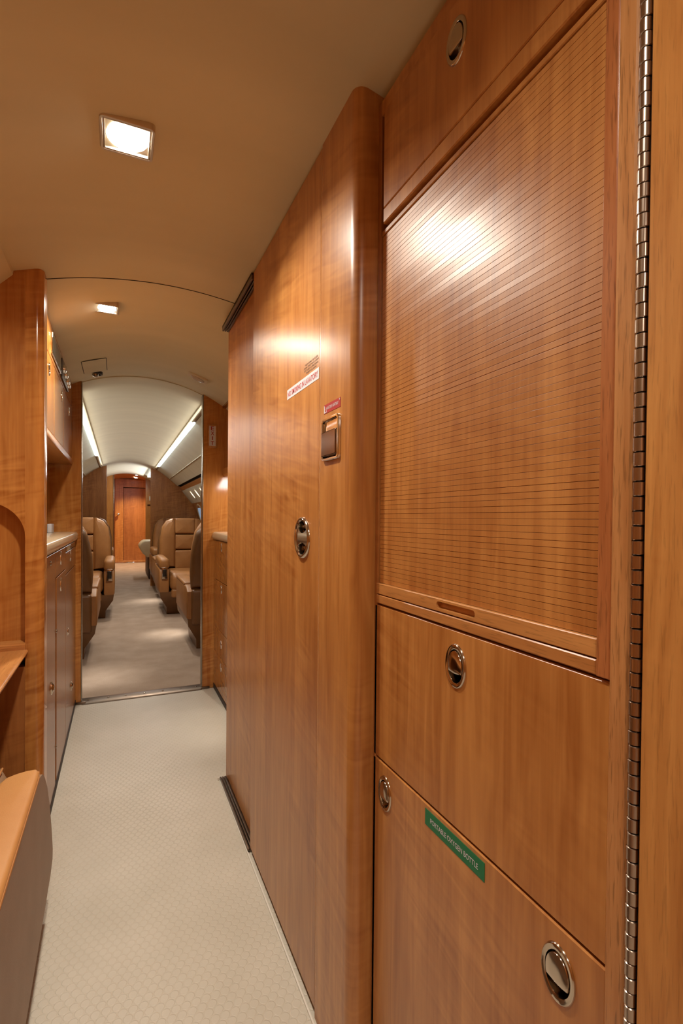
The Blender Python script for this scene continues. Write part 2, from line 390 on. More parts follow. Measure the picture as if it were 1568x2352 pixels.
for i, y in enumerate((4.6, 5.6, 6.6, 7.45)):
    th = thing('window_%d' % (i+1), 'oval cabin window on the right side, number %s from the front bulkhead' % ('one', 'two', 'three', 'four')[i], 'window', (1.09, y, 1.0), None, 'structure')
    f = lambda a, c, d: (1.135-.34*(c-.98)-d, a, c)
    b = MB(); b.loft([ell(f, y, 1.06, .22*s, .15*s, d, 36) for s, d in ((1.15, 0), (1.13, .012), (1.02, .014), (1.0, .0))], False, False); obj('window_frame', b, 'cream', th)
    b = MB(); b.loft([ell(f, y, 1.06, .22*s, .15*s, d, 36) for s, d in ((1.01, .003), (.5, .004))], True, True); obj('pane', b, 'window', th)
b = MB(); b.box(-.86, -.80, -1.5, 1.76, 0, 1.6); struct('wall_left_entry', b, 'veneer', 'wooden side wall left of the crew seat', 'wall', smooth=False)
b = MB(); b.box(-.86, .62, -1.5, -1.44, 0, 1.86); struct('wall_back', b, 'veneer', 'wooden wall behind the entry', 'wall', smooth=False)
b = MB(); b.box(.41, .47, -1.5, -.38, 0, 1.82); struct('wall_right_entry', b, 'veneer', 'wooden wall at the right of the entry', 'wall', smooth=False)

# --- bulkhead between galley and cabin, with the open doorway
def arch_wall(x0, x1, y0, y1, top, extra=.03, n=20):
    b = MB(); p = [(x0, 0), (x1, 0)] + [(x1+(x0-x1)*i/n, top(x1+(x0-x1)*i/n)+extra) for i in range(n+1)]
    b.prism(p, lambda a, c, d: (a, d, c), y0, y1); return b
ztop = lambda x: zc(x) if abs(x-XC) < .55 else zc(XC+.55)-(abs(x-XC)-.55)*.9
struct('wall_bulkhead_left', arch_wall(-1.15, -.186, 3.08, 3.125, ztop), 'veneer_gloss', 'wood veneered bulkhead left of the cabin doorway', 'wall', smooth=False)
struct('wall_bulkhead_right', arch_wall(.462, 1.3, 3.08, 3.125, ztop), 'veneer_gloss', 'wood veneered bulkhead right of the cabin doorway that carries the exit sign', 'wall', smooth=False)
for sd, x0, x1 in (('left', -.1865, -.182), ('right', .458, .4625)):
    b = MB(); b.box(x0, x1, 3.076, 3.13, 0, ztop(x0)-.004, .001)
    struct('trim_doorway_'+sd, b, 'steel', 'thin metal edge strip up the %s side of the cabin doorway' % sd, 'trim')
t = thing('doorway_threshold', 'worn metal threshold plate across the cabin doorway floor', 'threshold', (.138, 3.1, 0))
b = MB(); pr = [(3.058, 0), (3.066, .006), (3.09, .010), (3.125, .012), (3.15, .008), (3.155, 0)]
b.prism(pr, lambda a, c, d: (d, a, c), -.182, .458); obj('plate', b, 'rail', t)
for x in (-.15, -.05, .04, .14, .24, .34, .43):
    b = MB(); b.loft([ell(UP(.0), x, 3.10, .005*s, .005*s, z, 12) for s, z in ((1, .009), (1, .0125), (.7, .0135))], True, True); obj('screw', b, 'chrome', t)
for x, s_ in ((-.192, 'left'), (.475, 'right')):
    b = MB(); b.box(x-.02, x+.03, 3.068, 3.0795, 0, .014, .002); struct('trim_foot_'+s_, b, 'rail', 'small scuffed metal foot plate at the %s jamb of the doorway' % s_, 'trim')

# --- far bulkheads, aft compartment, vestibule and far door
zcab = lambda x: zc(x, 1.832) if abs(x-XC) < .37 else zc(XC+.37, 1.832)-(abs(x-XC)-.37)*.78
struct('wall_aft_left', arch_wall(-1.1, -.157, 8.0, 8.06, zcab), 'cabin_wood', 'dark wood aft bulkhead left of the far doorway', 'wall', smooth=False)
struct('wall_aft_right', arch_wall(.438, 1.3, 8.0, 8.06, zcab), 'cabin_wood', 'dark wood aft bulkhead right of the far doorway', 'wall', smooth=False)
xs = [XC-.6+1.2*i/24 for i in range(25)]
b = slab([(x, zc(x, 1.845)) for x in xs], .04, 8.06, 10.2); struct('ceiling_aft', b, 'ceiling', 'bright white arched ceiling just beyond the aft bulkhead', 'ceiling')
b = MB(); b.box(-.62, -.56, 8.06, 10.2, 0, 1.7); struct('wall_aft_compartment_left', b, 'gold_wood', 'golden wood side wall of the aft compartment', 'wall', smooth=False)
b = MB(); b.box(1.1, 1.16, 8.06, 10.2, 0, 1.7); struct('wall_aft_compartment_right', b, 'gold_wood', 'wood side wall right of the aft compartment', 'wall', smooth=False)
struct('wall_vestibule_left', arch_wall(-.7, -.085, 10.2, 10.26, lambda x: 1.80), 'gold_wood', 'golden wood jamb left of the far door passage', 'wall', smooth=False)
struct('wall_vestibule_right', arch_wall(.470, 1.16, 10.2, 10.26, lambda x: 1.80), 'gold_wood', 'golden wood jamb right of the far door passage', 'wall', smooth=False)
b = MB(); b.box(-.088, -.078, 10.19, 10.27, .004, 1.83, .002); struct('trim_vestibule', b, 'steel', 'metal edge strip on the left jamb of the far passage', 'trim')
b = MB(); b.box(-.28, -.22, 10.26, 12.3, 0, 1.9); struct('wall_vestibule_side_left', b, 'veneer', 'left side wall of the far vestibule', 'wall', smooth=False)
b = MB(); b.box(.72, .78, 10.26, 12.3, 0, 1.9); struct('wall_vestibule_side_right', b, 'veneer', 'right side wall of the far vestibule', 'wall', smooth=False)
xs = [-.25+1.0*i/20 for i in range(21)]
b = slab([(x, 1.9-.34*(x-.22)**2) for x in xs], .04, 10.2, 12.3); struct('ceiling_vestibule', b, 'veneer', 'wooden arched ceiling in front of the far door', 'ceiling')
d = thing('door_2', 'wooden door with one recessed panel at the far end of the aisle', 'door', (.25, 12.2, 0), None, 'structure')
f = FW(12.2); b = MB()
b.panel(f, -.07, .095, .03, 1.88, .04); b.panel(f, .095, .62, 1.70, 1.88, .04); b.panel(f, .62, .72, .03, 1.88, .04); b.panel(f, .095, .62, .03, .06, .04)
obj('door_frame_stile', b, 'veneer', d, False)
b = MB(); b.panel(FW(12.215), .102, .615, .055, 1.685, .02); obj('door_panel', b, 'veneer_dark', d, False)
b = MB(); b.panel(FW(12.222), -.07, .70, .03, 1.86, .02); obj('door_backing', b, 'black', d, False)
b = MB(); f = FW(12.2); b.loft([ell(f, -.005, 1.09, r, r, c, 20) for r, c in ((.02, 0), (.02, .006), (.011, .008), (.011, .03), (.026, .04), (.03, .055), (.022, .07), (.006, .073))], False, True)
obj('door_knob', b, 'chrome', d)
b = MB(); b.box(-.07, .62, 12.1, 12.2, 0, .03, .004); struct('trim_door_sill', b, 'chrome', 'shiny metal sill below the far wooden door', 'trim')
b = MB(); b.box(-.3, .8, 12.24, 12.3, 0, 1.95); struct('wall_end', b, 'veneer', 'end wall behind the far door', 'wall', smooth=False)
for y, lb in ((10.95, 'nearer of two round downlights in the wooden vestibule ceiling'), (11.7, 'farther of two round downlights, close above the far wooden door')):
    t = thing('recessed_downlight', lb, 'ceiling light', (.34, y, 1.88), 'vestibule downlights'); z0 = 1.892
    b = MB(); b.loft([ell(DN(z0), .34, y, r, r, c, 24) for r, c in ((.062, 0), (.06, .010), (.046, .012), (.044, .004))], False, False); obj('bezel', b, 'chrome', t)
    b = MB(); b.loft([ell(DN(z0), .34, y, r, r, c, 24) for r, c in ((.047, .008), (.03, .012))], True, True); obj('lamp_lens', b, 'bulb', t)
t = thing('wall_switch', 'pale switch plate on the golden jamb right of the far passage', 'switch', (.545, 10.2, 1.40))
b = MB(); b.panel(FW(10.196), .53, .56, 1.35, 1.43, .004, e=.001); obj('plate', b, 'cream', t)
b = MB(); b.box(.54, .55, 10.19, 10.197, 1.38, 1.40, .001); obj('toggle', b, 'white', t)
t = thing('wall_plaque', 'small brown plaque on the golden jamb below the switch plate', 'plaque', (.53, 10.2, 1.26))
b = MB(); b.panel(FW(10.196), .50, .555, 1.245, 1.275, .004, e=.001); obj('plate', b, 'bronze', t)
# divan end in the aft compartment
t = thing('divan', 'cream divan end with rounded padded top beside the aft doorway', 'divan', (.62, 9.0, 0))
b = MB(); prof = [(.325, .60), (.30, .56), (.315, .52), (.36, .44), (.43, .375), (.95, .36), (.95, .64), (.5, .655), (.39, .65), (.35, .63)]
b.pillow(prof, lambda a, c, d_: (a, d_, c), 8.78, 9.25, .03); obj('arm_cushion', b, 'cream_leather', t, angle=60)
b = MB(); b.box(.46, .95, 8.84, 9.9, .004, .37, .01); obj('plinth', b, 'dark_brown', t)
b = MB(); b.box(.50, .98, 9.26, 9.95, .36, .46, .03, 3); obj('seat_cushion', b, 'cream_leather', t)

# ------------------------------------------------------------------ lavatory wall on the right
t = thing('door_1', 'lavatory sliding door in figured wood with a round metal pull', 'door', (.372, 1.22, 0), None, 'structure')
f = RW(.372); PULL = (1.045, .988)
b = MB(); b.panel(f, .950, 1.505, .018, 1.775, .02, [(PULL[0], PULL[1], .038, .038)], .0015); obj('door_leaf', b, 'veneer', t, False)
b = MB(); b.panel(f, .944, .9505, .0, 1.775, .02, (), .0008); obj('edge_strip', b, 'oak', t, False)
b = MB(); rp = .046
b.loft([ell(f, *PULL, rp*s, rp*s, c, 48) for s, c in ((1, 0), (.99, .003), (.93, .0055), (.86, .0055), (.80, .003), (.785, -.004), (.77, -.012), (.5, -.0165), (.2, -.017))], False, True)
b.mi = 1; h = .33
def bridge(k, d):
    w = math.sqrt(1-h*h)*.79*rp*k; pts = []
    for i in range(17): u = -1+2*i/16; pts.append((PULL[0]+u*w, PULL[1]+(h*rp+.012*(u*u)-.004)*(.94 if k < 1 else 1)))
    for i in range(17): u = 1-2*i/16; pts.append((PULL[0]+u*w, PULL[1]-(h*rp+.012*(u*u)-.004)*(.94 if k < 1 else 1)))
    return [f(x, y, d) for x, y in pts]
b.loft([bridge(1, -.010), bridge(1, .0005), bridge(.96, .0022)], True, True)
obj('round_pull', b, ['nickel', 'chrome'], t, angle=40)
b = MB(); b.panel(RW(.392), 1.505, 1.985, .012, 1.776, .02, (), .002)
b.box(.3925, .47, 1.955, 1.985, .0, 1.776)
struct('wall_lavatory', b, 'veneer', 'fixed lavatory wall panel behind the sliding door track', 'wall', smooth=False)
b = MB(); b.box(.43, .47, .95, 1.954, 0, 1.80); struct('wall_lavatory_core', b, 'black', 'dark core of the lavatory wall', 'wall', smooth=False)
for nm, z0, z1, lb in (('trim_floor_track', .0, .013, 'dark grooved sliding door track on the floor by the lavatory wall'), ('trim_ceiling_track', 1.755, 1.775, 'dark sliding door track under the ceiling by the lavatory wall')):
    b = MB(); xs_ = [(.366, .372), (.375, .380), (.383, .391)]
    for a, c in xs_: b.box(a, c, 1.508, 1.975, z0, z1, .001)
    b.box(.366, .391, 1.508, 1.978, z0 if z0 < 1 else z1-.006, z0+.006 if z0 < 1 else z1)
    struct(nm, b, 'rail', lb, 'track')
b = MB(); b.box(.363, .368, .80, 1.97, 0, .004, .0015); b.box(.358, .372, 1.972, 1.979, 0, .012, .001)
struct('baseboard_right', b, 'sealant', 'white sealant bead along the foot of the lavatory wall', 'sealant')
# column between lavatory door and cabinet
pts = [(.372, .944), (.372, .815)] + [(.372+.022*(1-math.cos(a)), .80-.008-.006+.014+.0-.022*math.sin(a)+.015) for a in [PI/2*i/8 for i in range(1, 9)]]
pts = [(.372, .944), (.372, .806)] + [(.394-.022*math.cos(PI/2*i/8), .806-.022*math.sin(PI/2*i/8)) for i in range(1, 9)] + [(.47, .784), (.47, .944)]
b = MB(); b.prism(pts, UP(0), 0, 1.785); struct('trim_column', b, 'veneer', 'round-edged wooden column between the lavatory door and the cabinet', 'column', angle=40)
# ashtray on the column
t = thing('ashtray', 'chrome wall ashtray with a flip cover below the red placard', 'ashtray', (.372, .885, 1.18))
def rr(a0, a1, b0, b1, r, n=5):
    p = []
    for (cx, cy, s) in ((a1-r, b1-r, 0), (a0+r, b1-r, PI/2), (a0+r, b0+r, PI), (a1-r, b0+r, 3*PI/2)):
        p += [(cx+r*math.cos(s+PI/2*i/n), cy+r*math.sin(s+PI/2*i/n)) for i in range(n+1)]
    return p
def rrl(f, a0, a1, b0, b1, r, d, c): return [f(x, y, c) for x, y in rr(a0+d, a1-d, b0+d, b1-d, max(r-d, .0015))]
A = (.842, .926, 1.142, 1.226)
b = MB(); b.loft([rrl(f, *A, .010, d_, c) for d_, c in ((0, 0), (.0005, .004), (.002, .0058), (.005, .0058), (.0065, .0045), (.007, .001), (.009, .0006), (.02, .0005))], False, True); obj('bezel', b, 'chrome', t)
b = MB(); b.pillow(rr(.850, .921, 1.151, 1.199, .003), f, .0008, .0075, .002, 3); obj('flip_cover', b, 'bronze', t, angle=12)
# placards
def placard(name, f, a0, a1, b0, b1, label, mat, tmat, lines, mirror=True):
    t = thing(name, label, 'sign', f((a0+a1)/2, b0, 0)); b = MB(); b.panel(lambda x, y, c: f(x, y, c+.0006), a0, a1, b0, b1, .0005, (), .0001); obj('plate', b, mat, t, False)
    b = MB(); g = mir(f, (a0+a1)/2) if mirror else f
    for (s, ca, cb, h, w) in lines: text(b, s, g, (a0+a1)/2+ca, cb, h, w, .0009)
    obj('lettering', b, tmat, t, False); return t
placard('placard', f, .953, 1.163, 1.316, 1.3395, 'white placard with red NO SMOKING IN LAVATORY lettering on the lavatory door', 'white', 'redtext', [('NO SMOKING IN LAVATORY', .0, 1.3275, .0125, .198)])
tx = ['THIS DOOR MUST BE CLOSED', 'DURING TAKEOFF AND LANDING', 'NOT TO BE OCCUPIED DURING', 'TAKEOFF AND LANDING']
t = tag(bpy.data.objects.new('door_notice', None), 'small brown printed notice just above the white lavatory placard', 'sign'); COL.objects.link(t); t.location = (.372, 1.0, 1.34)
b = MB(); g = mir(f, 1.0)
for i, s in enumerate(tx): text(b, s, g, 1.0, 1.3645-.0062*i, .0042, (.078, .088, .084, .062)[i], .0004)
obj('lettering', b, 'brown_text', t, False)
p = placard('placard', f, .843, .923, 1.237, 1.2545, 'red placard reading LAVATORY ASHTRAY on the column above the ashtray', 'red', 'white', [('LAVATORY ASHTRAY', 0, 1.2462, .0062, .062)])
for pa in ([(.9225, 1.238), (.9225, 1.253), (.919, 1.251), (.918, 1.241), (.912, 1.2395), (.914, 1.238)], [(.9105, 1.2385), (.908, 1.2385), (.9095, 1.2425), (.911, 1.2425)], [(.845, 1.2535), (.849, 1.2525), (.848, 1.250), (.8455, 1.2505)]):
    b = MB(); b.prism(pa, f, .0007, .0010); obj('torn_patch', b, 'white', p, False)

# ------------------------------------------------------------------ tambour cabinet
CX = .414; f = RW(CX)
cab = thing('storage_cabinet', 'tall wooden cabinet with a tambour shutter, drawer and oxygen bottle door', 'cabinet', (CX, .55, 0))
b = MB(); b.box(CX+.020, .62, .300, .783, 0, 1.758)
b.panel(f, .7725, .7835, .03, 1.752, .03, (), .0008)
obj('body', b, 'veneer_dark', cab, False)
b = MB(); b.panel(f, .3165, .7725, 1.727, 1.752, .02, (), .001); obj('fascia', b, 'veneer', cab, False)
fd = RW(CX-.003)
d = obj('flap_door', MB().panel(fd, .318, .759, 1.5605, 1.7255, .02, [(.558, 1.670, .0165, .0235)], .0015), 'veneer', cab, False)
latch('latch', fd, .558, 1.670, d)
b = MB(); b.panel(fd, .318, .759, 1.5345, 1.5592, .02, (), .0015); obj('lower_rail', b, 'veneer', cab, False)
b = MB(); b.panel(RW(CX+.014), .318, .772, 1.522, 1.545, .004, (), .0005); obj('shutter_slot', b, 'black', cab, False)
b = MB(); b.panel(RW(CX+.002), .3315, .7715, 1.5205, 1.5285, .012, (), .001); obj('head_strip', b, 'veneer', cab, False)
# tambour: slats with v-grooves, each tilted a hair
y0, y1, z0, z1, N = .3315, .7715, .9195, 1.5195, 80
b = MB(); X0 = CX+.004; pitch = (z1-z0)/N
for i in range(N):
    za = z0+i*pitch; zb = za+pitch; tl = random.uniform(-.00007, .00007); g_ = .00028 if random.random() < .8 else .0005
    pr = [(X0+.0012, za), (X0+.0010, za+g_*.5), (X0+.00002-tl, za+g_*.8), (X0-tl, za+g_), (X0+tl, zb-g_), (X0+.00002+tl, zb-g_*.8), (X0+.0010, zb-g_*.5), (X0+.0012, zb)]
    L = [[(x, yy, z) for x, z in pr] for yy in (y0, y1)]; b.loft(L, False, False, False)
obj('tambour_shutter', b, 'tambour' if 'tambour' in M else 'veneer', cab, False)
# shutter pull rail with finger slot, sill below it
fr = RW(CX-.002); b = MB(); b.panel(fr, .3315, .7725, .9008, .9192, .02, [(.548, .9095, .0005, .0005)], .0012); b.bm.free()
b = MB()
slot = rr(.508, .592, .9052, .9152, .0049, 6)
o = [(.3325, .9018), (.7715, .9018), (.7715, .9182), (.3325, .9182)]; o2 = [(.3315, .9008), (.7725, .9008), (.7725, .9192), (.3315, .9192)]
Av = b.verts([fr(x, y, 0) for x, y in o]); Bv = b.verts([fr(x, y, -.001) for x, y in o2]); Cv = b.verts([fr(x, y, -.018) for x, y in o2])
for i in range(4):
    j = (i+1) % 4; b.face([Av[i], Av[j], Bv[j], Bv[i]]); b.face([Bv[i], Bv[j], Cv[j], Cv[i]])
H = b.verts([fr(x, y, 0) for x, y in slot]); K = b.verts([fr(x, y, -.004) for x, y in slot]); K2 = b.verts([fr((x-.55)*.99+.55, (y-.9102)*.75+.9102, -.007) for x, y in slot])
ed = [b.bm.edges.get((Av[i], Av[(i+1) % 4])) for i in range(4)]
for i in range(len(H)):
    j = (i+1) % len(H); ed.append(b.bm.edges.new((H[i], H[j]))); b.face([H[i], H[j], K[j], K[i]]); b.face([K[i], K[j], K2[j], K2[i]])
b.face(K2); bmesh.ops.triangle_fill(b.bm, use_beauty=True, edges=ed)
obj('pull_rail', b, 'oak_y', cab, False)
b = MB(); b.panel(fr, .3315, .7725, .8845, .8995, .02, (), .0015); obj('sill', b, 'oak_y', cab, False)
b = MB(); b.panel(RW(CX-.0035), .3165, .331, .8845, 1.768, .02, (), .001); obj('stile', b, 'oak_red', cab, False)
d = obj('drawer', MB().panel(f, .3175, .7805, .6165, .8815, .02, [(.548, .834, .0165, .0235)], .0016), 'veneer', cab, False)
latch('latch', f, .548, .834, d)
d = obj('lower_door', MB().panel(f, .3175, .7815, .03, .6135, .02, [(.738, .565, .0165, .0235), (.372, .565, .0165, .0235)], .0018), 'veneer', cab, False)
latch('latch', f, .738, .565, d); latch('latch', f, .372, .565, d)
b = MB(); b.panel(RW(CX-.0045), .2975, .3168, .0, 1.768, .05, (), .002); obj('edge_strip', b, 'oak', cab, False)
placard('placard', f, .4855, .6165, .5825, .6065, 'green placard reading PORTABLE OXYGEN BOTTLE on the lower cabinet door', 'green', 'white', [('PORTABLE OXYGEN BOTTLE', .001, .5945, 0.0074, .105)])

# hinged door leaf at the right edge, on a continuous piano hinge
hd = thing('folding_door', 'wooden door leaf at the right picture edge on a long metal piano hinge', 'door', (.41, .29, 0))
b = MB(); b.panel(RW(.408), -.37, .2845, .01, 1.765, .03, (), .0015); obj('leaf', b, 'oak_light' if 'oak_light' in M else 'oak', hd, False)
HX, HY, HR = .4105, .2912, .0051
b = MB(); b.box(.4125, .4140, .2846, .2974, .05, 1.765); hg = obj('piano_hinge', b, 'black', hd, False)
KN = .0127; zs = .455
base = None
for i in range(100):
    z = zs+KN*i
    if base is None:
        b = MB(); b.loft([[(HX+r*math.cos(2*PI*j/18), HY+r*math.sin(2*PI*j/18), zz) for j in range(18)] for r, zz in ((HR*.82, .0003), (HR, .0009), (HR, KN-.0009), (HR*.82, KN-.0003))], True, True)
        base = obj('knuckle', b, 'hinge', hg, angle=30); o = base
    else:
        o = base.copy(); COL.objects.link(o); o.parent = hg
    o.location = Vector((-wloc(hg)[0], -wloc(hg)[1], -wloc(hg)[2])) + Vector((0, -.0006 if i % 2 else 0, z)) if False else Vector((0, -.0007 if i % 2 else 0, z))

# ------------------------------------------------------------------ left partition with niche, table and crew seat
PY = 1.69
t = thing('partition', 'wooden partition with an arched niche at the left edge', 'partition', (-.4, PY, 0), None, 'structure')
pts = [(-.246, PY)] + [(-.222+.022*math.sin(PI/2*i/8), PY+.022-.022*math.cos(PI/2*i/8)) for i in range(9)] + [(-.200, 1.765), (-.246, 1.765)]
b = MB(); b.prism(pts, UP(0), 0, 1.748); obj('post', b, 'veneer_gloss', t, angle=40)
top = [(-.2462, 1.752), (-.80, 1.752)] + [(-.80, 1.07)] + [(-.346+.1*math.sin(PI/2*i/12), .97+.1*math.cos(PI/2*i/12)) for i in range(13)]
b = MB(); b.prism(top, FW(PY), -.04, 0); obj('upper_panel', b, 'veneer_gloss', t, angle=30)
b = MB(); b.box(-.80, -.246, PY+.04, PY+.06, .0, 1.2); obj('niche_back', b, 'veneer_gloss', t, False)
b = MB(); pr = [(PY+.04, .664), (PY-.004, .664), (PY-.009, .660), (PY-.010, .652), (PY-.006, .642), (PY-.003, .636), (PY+.04, .636)]
b.prism(pr, lambda a, c, d_: (d_, a, c), -.80, -.2445); obj('niche_sill', b, 'oak_x', t, angle=40)
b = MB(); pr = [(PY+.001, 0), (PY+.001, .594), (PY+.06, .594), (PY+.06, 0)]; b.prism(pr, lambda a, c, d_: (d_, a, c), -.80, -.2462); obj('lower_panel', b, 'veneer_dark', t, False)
b = MB(); b.box(-.80, -.2465, PY+.03, PY+.039, .59, .64); obj('table_slot', b, 'black', t, False)
tb = thing('fold_out_table', 'narrow wooden fold-out table under the arched niche', 'table', (-.5, 1.4, 0))
b = MB(); pr = [(-.80, .632), (-.244, .632), (-.239, .635), (-.238, .640), (-.241, .6435), (-.246, .645), (-.80, .645)]
b.prism(pr, lambda a, c, d_: (a, d_, c), .55, PY-.001); obj('table_top', b, 'oak_y', tb, angle=40)
b = MB(); b.box(-.80, -.5, 1.2, 1.24, .5, .632, .004); obj('bracket', b, 'steel', tb)

cs = thing('crew_seat', 'tan leather crew seat armrest and side at the lower left corner', 'seat', (-.4, 1.0, 0))
side = [(.45, .455), (1.20, .458), (1.262, .457), (1.30, .447), (1.335, .425), (1.385, .375), (1.43, .31), (1.47, .23), (1.498, .155), (1.492, .132), (1.45, .118), (1.25, .097), (1.08, .083), (.45, .075)]
b = MB(); b.prism(side, LW(-.178), -.05, .0225); obj('side_panel', b, 'leather_tp', cs, angle=50)
topc = [(-.156, .45), (-.156, 1.235), (-.1565, 1.266), (-.163, 1.280), (-.183, 1.281), (-.204, 1.273), (-.221, 1.261), (-.229, 1.238), (-.231, 1.19), (-.233, .45)]
b = MB(); b.pillow(topc, UP(0), .448, .472, .010, 4); obj('armrest', b, 'leather_or', cs, angle=60)
b = MB(); b.tube([(-.1575, y, .461) for y in [.45+.8*i/20 for i in range(21)]] + [(-.162, 1.285, .459)], .003, 8); obj('piping', b, 'stitch', cs)
b = MB(); b.pillow([(-.78, .5), (-.78, 1.52), (-.30, 1.53), (-.268, 1.522), (-.248, 1.47), (-.238, 1.41), (-.236, 1.3), (-.236, .5)], UP(0), .22, .402, .045, 5); obj('seat_cushion', b, 'leather_tp', cs, angle=60)
b = MB(); b.tube([(-.262, y, .402) for y in (.5, .9, 1.2, 1.4, 1.47)], .0025, 8); obj('piping', b, 'stitch', cs)
b = MB(); b.box(-.74, -.30, .45, 1.38, 0, .225, .01); obj('base', b, 'dark', cs)

# ------------------------------------------------------------------ left galley
gl = thing('galley_cabinet', 'left galley base cabinet with latched doors under a stone counter', 'cabinet', (-.4, 2.4, 0))
LX = -.213; f = LW(LX)
b = MB(); b.box(-.80, LX-.021, 1.766, 3.078, .0, .90); obj('body', b, 'veneer_dark', gl, False)
b = MB(); b.box(LX-.03, LX+.002, 1.766, 3.078, .0, .028, .001); obj('kick_strip', b, 'dark_brown', gl)
def ldoor(nm, y0, y1, z0, z1, lat=None, r=.021):
    hs = [(lat[0], lat[1], r*.56, r*.8)] if lat else []
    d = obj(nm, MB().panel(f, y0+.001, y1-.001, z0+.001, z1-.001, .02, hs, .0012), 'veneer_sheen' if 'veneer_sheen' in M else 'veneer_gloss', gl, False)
    if lat: mini_latch('latch', f, lat[0], lat[1], d, r)
    return d
ldoor('door', 1.768, 2.125, .028, .898, (1.845, .835), .026)
b = MB(); b.panel(LW(LX-.004), 2.126, 2.160, .20, .80, .016, (), .001); obj('divider', b, 'oak_red', gl, False)
ldoor('drawer', 2.128, 2.515, .80, .898, (2.31, .862), .026)
ldoor('door', 2.162, 2.515, .028, .798, (2.31, .755), .026)
dd = ldoor('drawer', 2.518, 3.076, .872, .898)
ldoor('drawer', 2.518, 3.076, .772, .870, (2.75, .84), .025)
ldoor('door', 2.518, 3.076, .028, .770, (2.53+.09, .50), .018)
for y, z in ((2.0, .43), (2.80, .19)):
    b = MB(); b.loft([ell(f, y, z, r, r*1.3, c, 16) for r, c in ((.018, 0), (.017, .004), (.012, .005), (.008, .009), (.003, .010))], False, True); obj('turn_latch', b, 'nickel', gl)
for y, z in ((2.143, .60), (2.143, .165)):
    b = MB(); b.loft([ell(f, y, z, r, r, c, 12) for r, c in ((.007, 0), (.006, .003), (.002, .0045))], False, True); obj('catch_stud', b, 'steel', gl)
b = MB(); b.box(LX-.001, LX+.004, 2.55, 2.72, .874, .896, .002); obj('ashtray_cover', b, 'cream', gl)
b = MB(); b.loft([ell(f, 2.70, .886, r, r, c, 12) for r, c in ((.008, .004), (.006, .008), (.002, .009))], False, True); obj('ashtray_knob', b, 'steel', gl)
b = MB(); b.loft([ell(f, 1.98, .868, r, r, c, 14) for r, c in ((.009, 0), (.008, .003), (.004, .0035), (.003, .001))], False, True)
obj('keyhole', b, 'steel', gl)
ct = thing('countertop', 'polished cream stone counter on the left galley cabinet', 'countertop', (-.4, 2.4, .9))
pr = [(-.80, .902), (LX-.004, .902), (LX+.006, .905), (LX+.010, .912), (LX+.011, .935), (LX+.007, .944), (LX-.002, .948), (-.80, .948)]
b = MB(); b.prism(pr, lambda a, c, d_: (a, d_, c), 1.766, 3.0785); obj('slab', b, 'counter', ct, angle=50)
b = MB(); b.box(-.80, -.46, 1.766, 3.078, .948, 1.32); struct('wall_splashback', b, 'veneer_gloss', 'wood splashback above the left galley counter', 'wall', smooth=False)
bx = thing('dispenser', 'small blue and white box standing on the left galley counter', 'box', (-.36, 2.95, .948))
b = MB(); b.box(-.42, -.335, 2.90, 3.0, .948, .990, .003); obj('case', b, 'blue', bx)
b = MB(); b.box(-.336, -.328, 2.90, 3.0, .948, .990, .001); obj('hinge_edge', b, 'black', bx)
b = MB(); b.box(-.328, -.308, 2.90, 3.0, .948, .993, .003); obj('front', b, 'white', bx)
uc = thing('overhead_cabinet', 'left galley overhead cabinet with latched doors and a control panel', 'cabinet', (-.4, 2.4, 1.31))
UX = -.232; f = LW(UX)
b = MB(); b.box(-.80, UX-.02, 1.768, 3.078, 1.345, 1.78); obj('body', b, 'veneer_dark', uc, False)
b = MB(); b.panel(f, 1.768, 3.078, 1.622, 1.775, .02, (), .001); obj('fascia', b, 'veneer_gloss', uc, False)
for y0, y1, ly in ((1.768, 2.255, 2.10), (2.262, 2.62, 2.55), (2.627, 3.076, 2.90)):
    d = obj('door', MB().panel(f, y0, y1, 1.345, 1.618, .02, [(ly, 1.565, .012, .018)], .0015), 'veneer_gloss', uc, False)
    mini_latch('latch', f, ly, 1.565, d, .023)
b = MB(); b.box(-.78, UX+.004, 1.768, 3.074, 1.312, 1.342, .004); obj('light_rail', b, 'oak_y', uc)
b = MB(); b.box(-.60, -.45, 2.0, 2.9, 1.30, 1.313, .002); obj('shelf_light_cover', b, 'dark_brown', uc)
cp = thing('control_panel', 'dark glass oven control panel with knobs above the left overhead doors', 'control panel', (UX, 2.4, 1.64))
b = MB(); b.pillow(rr(2.16, 2.46, 1.640, 1.725, .006), f, .0004, .006, .002, 3); obj('bezel', b, 'chrome', cp)
b = MB(); b.panel(LW(UX+.0066), 2.172, 2.448, 1.650, 1.716, .002, (), .0005); obj('glass', b, 'glass_dark', cp, False)
b = MB(); b.pillow(rr(2.50, 2.80, 1.640, 1.725, .006), f, .0004, .006, .002, 3); obj('faceplate', b, 'dark', cp)
for y, z in ((2.56, 1.69), (2.64, 1.685), (2.72, 1.675), (2.77, 1.67)):
    b = MB(); b.loft([ell(LW(UX+.006), y, z, r, r*1.2, c, 18) for r, c in ((.016, 0), (.015, .008), (.010, .012), (.003, .013))], False, True); obj('knob', b, 'chrome', cp)

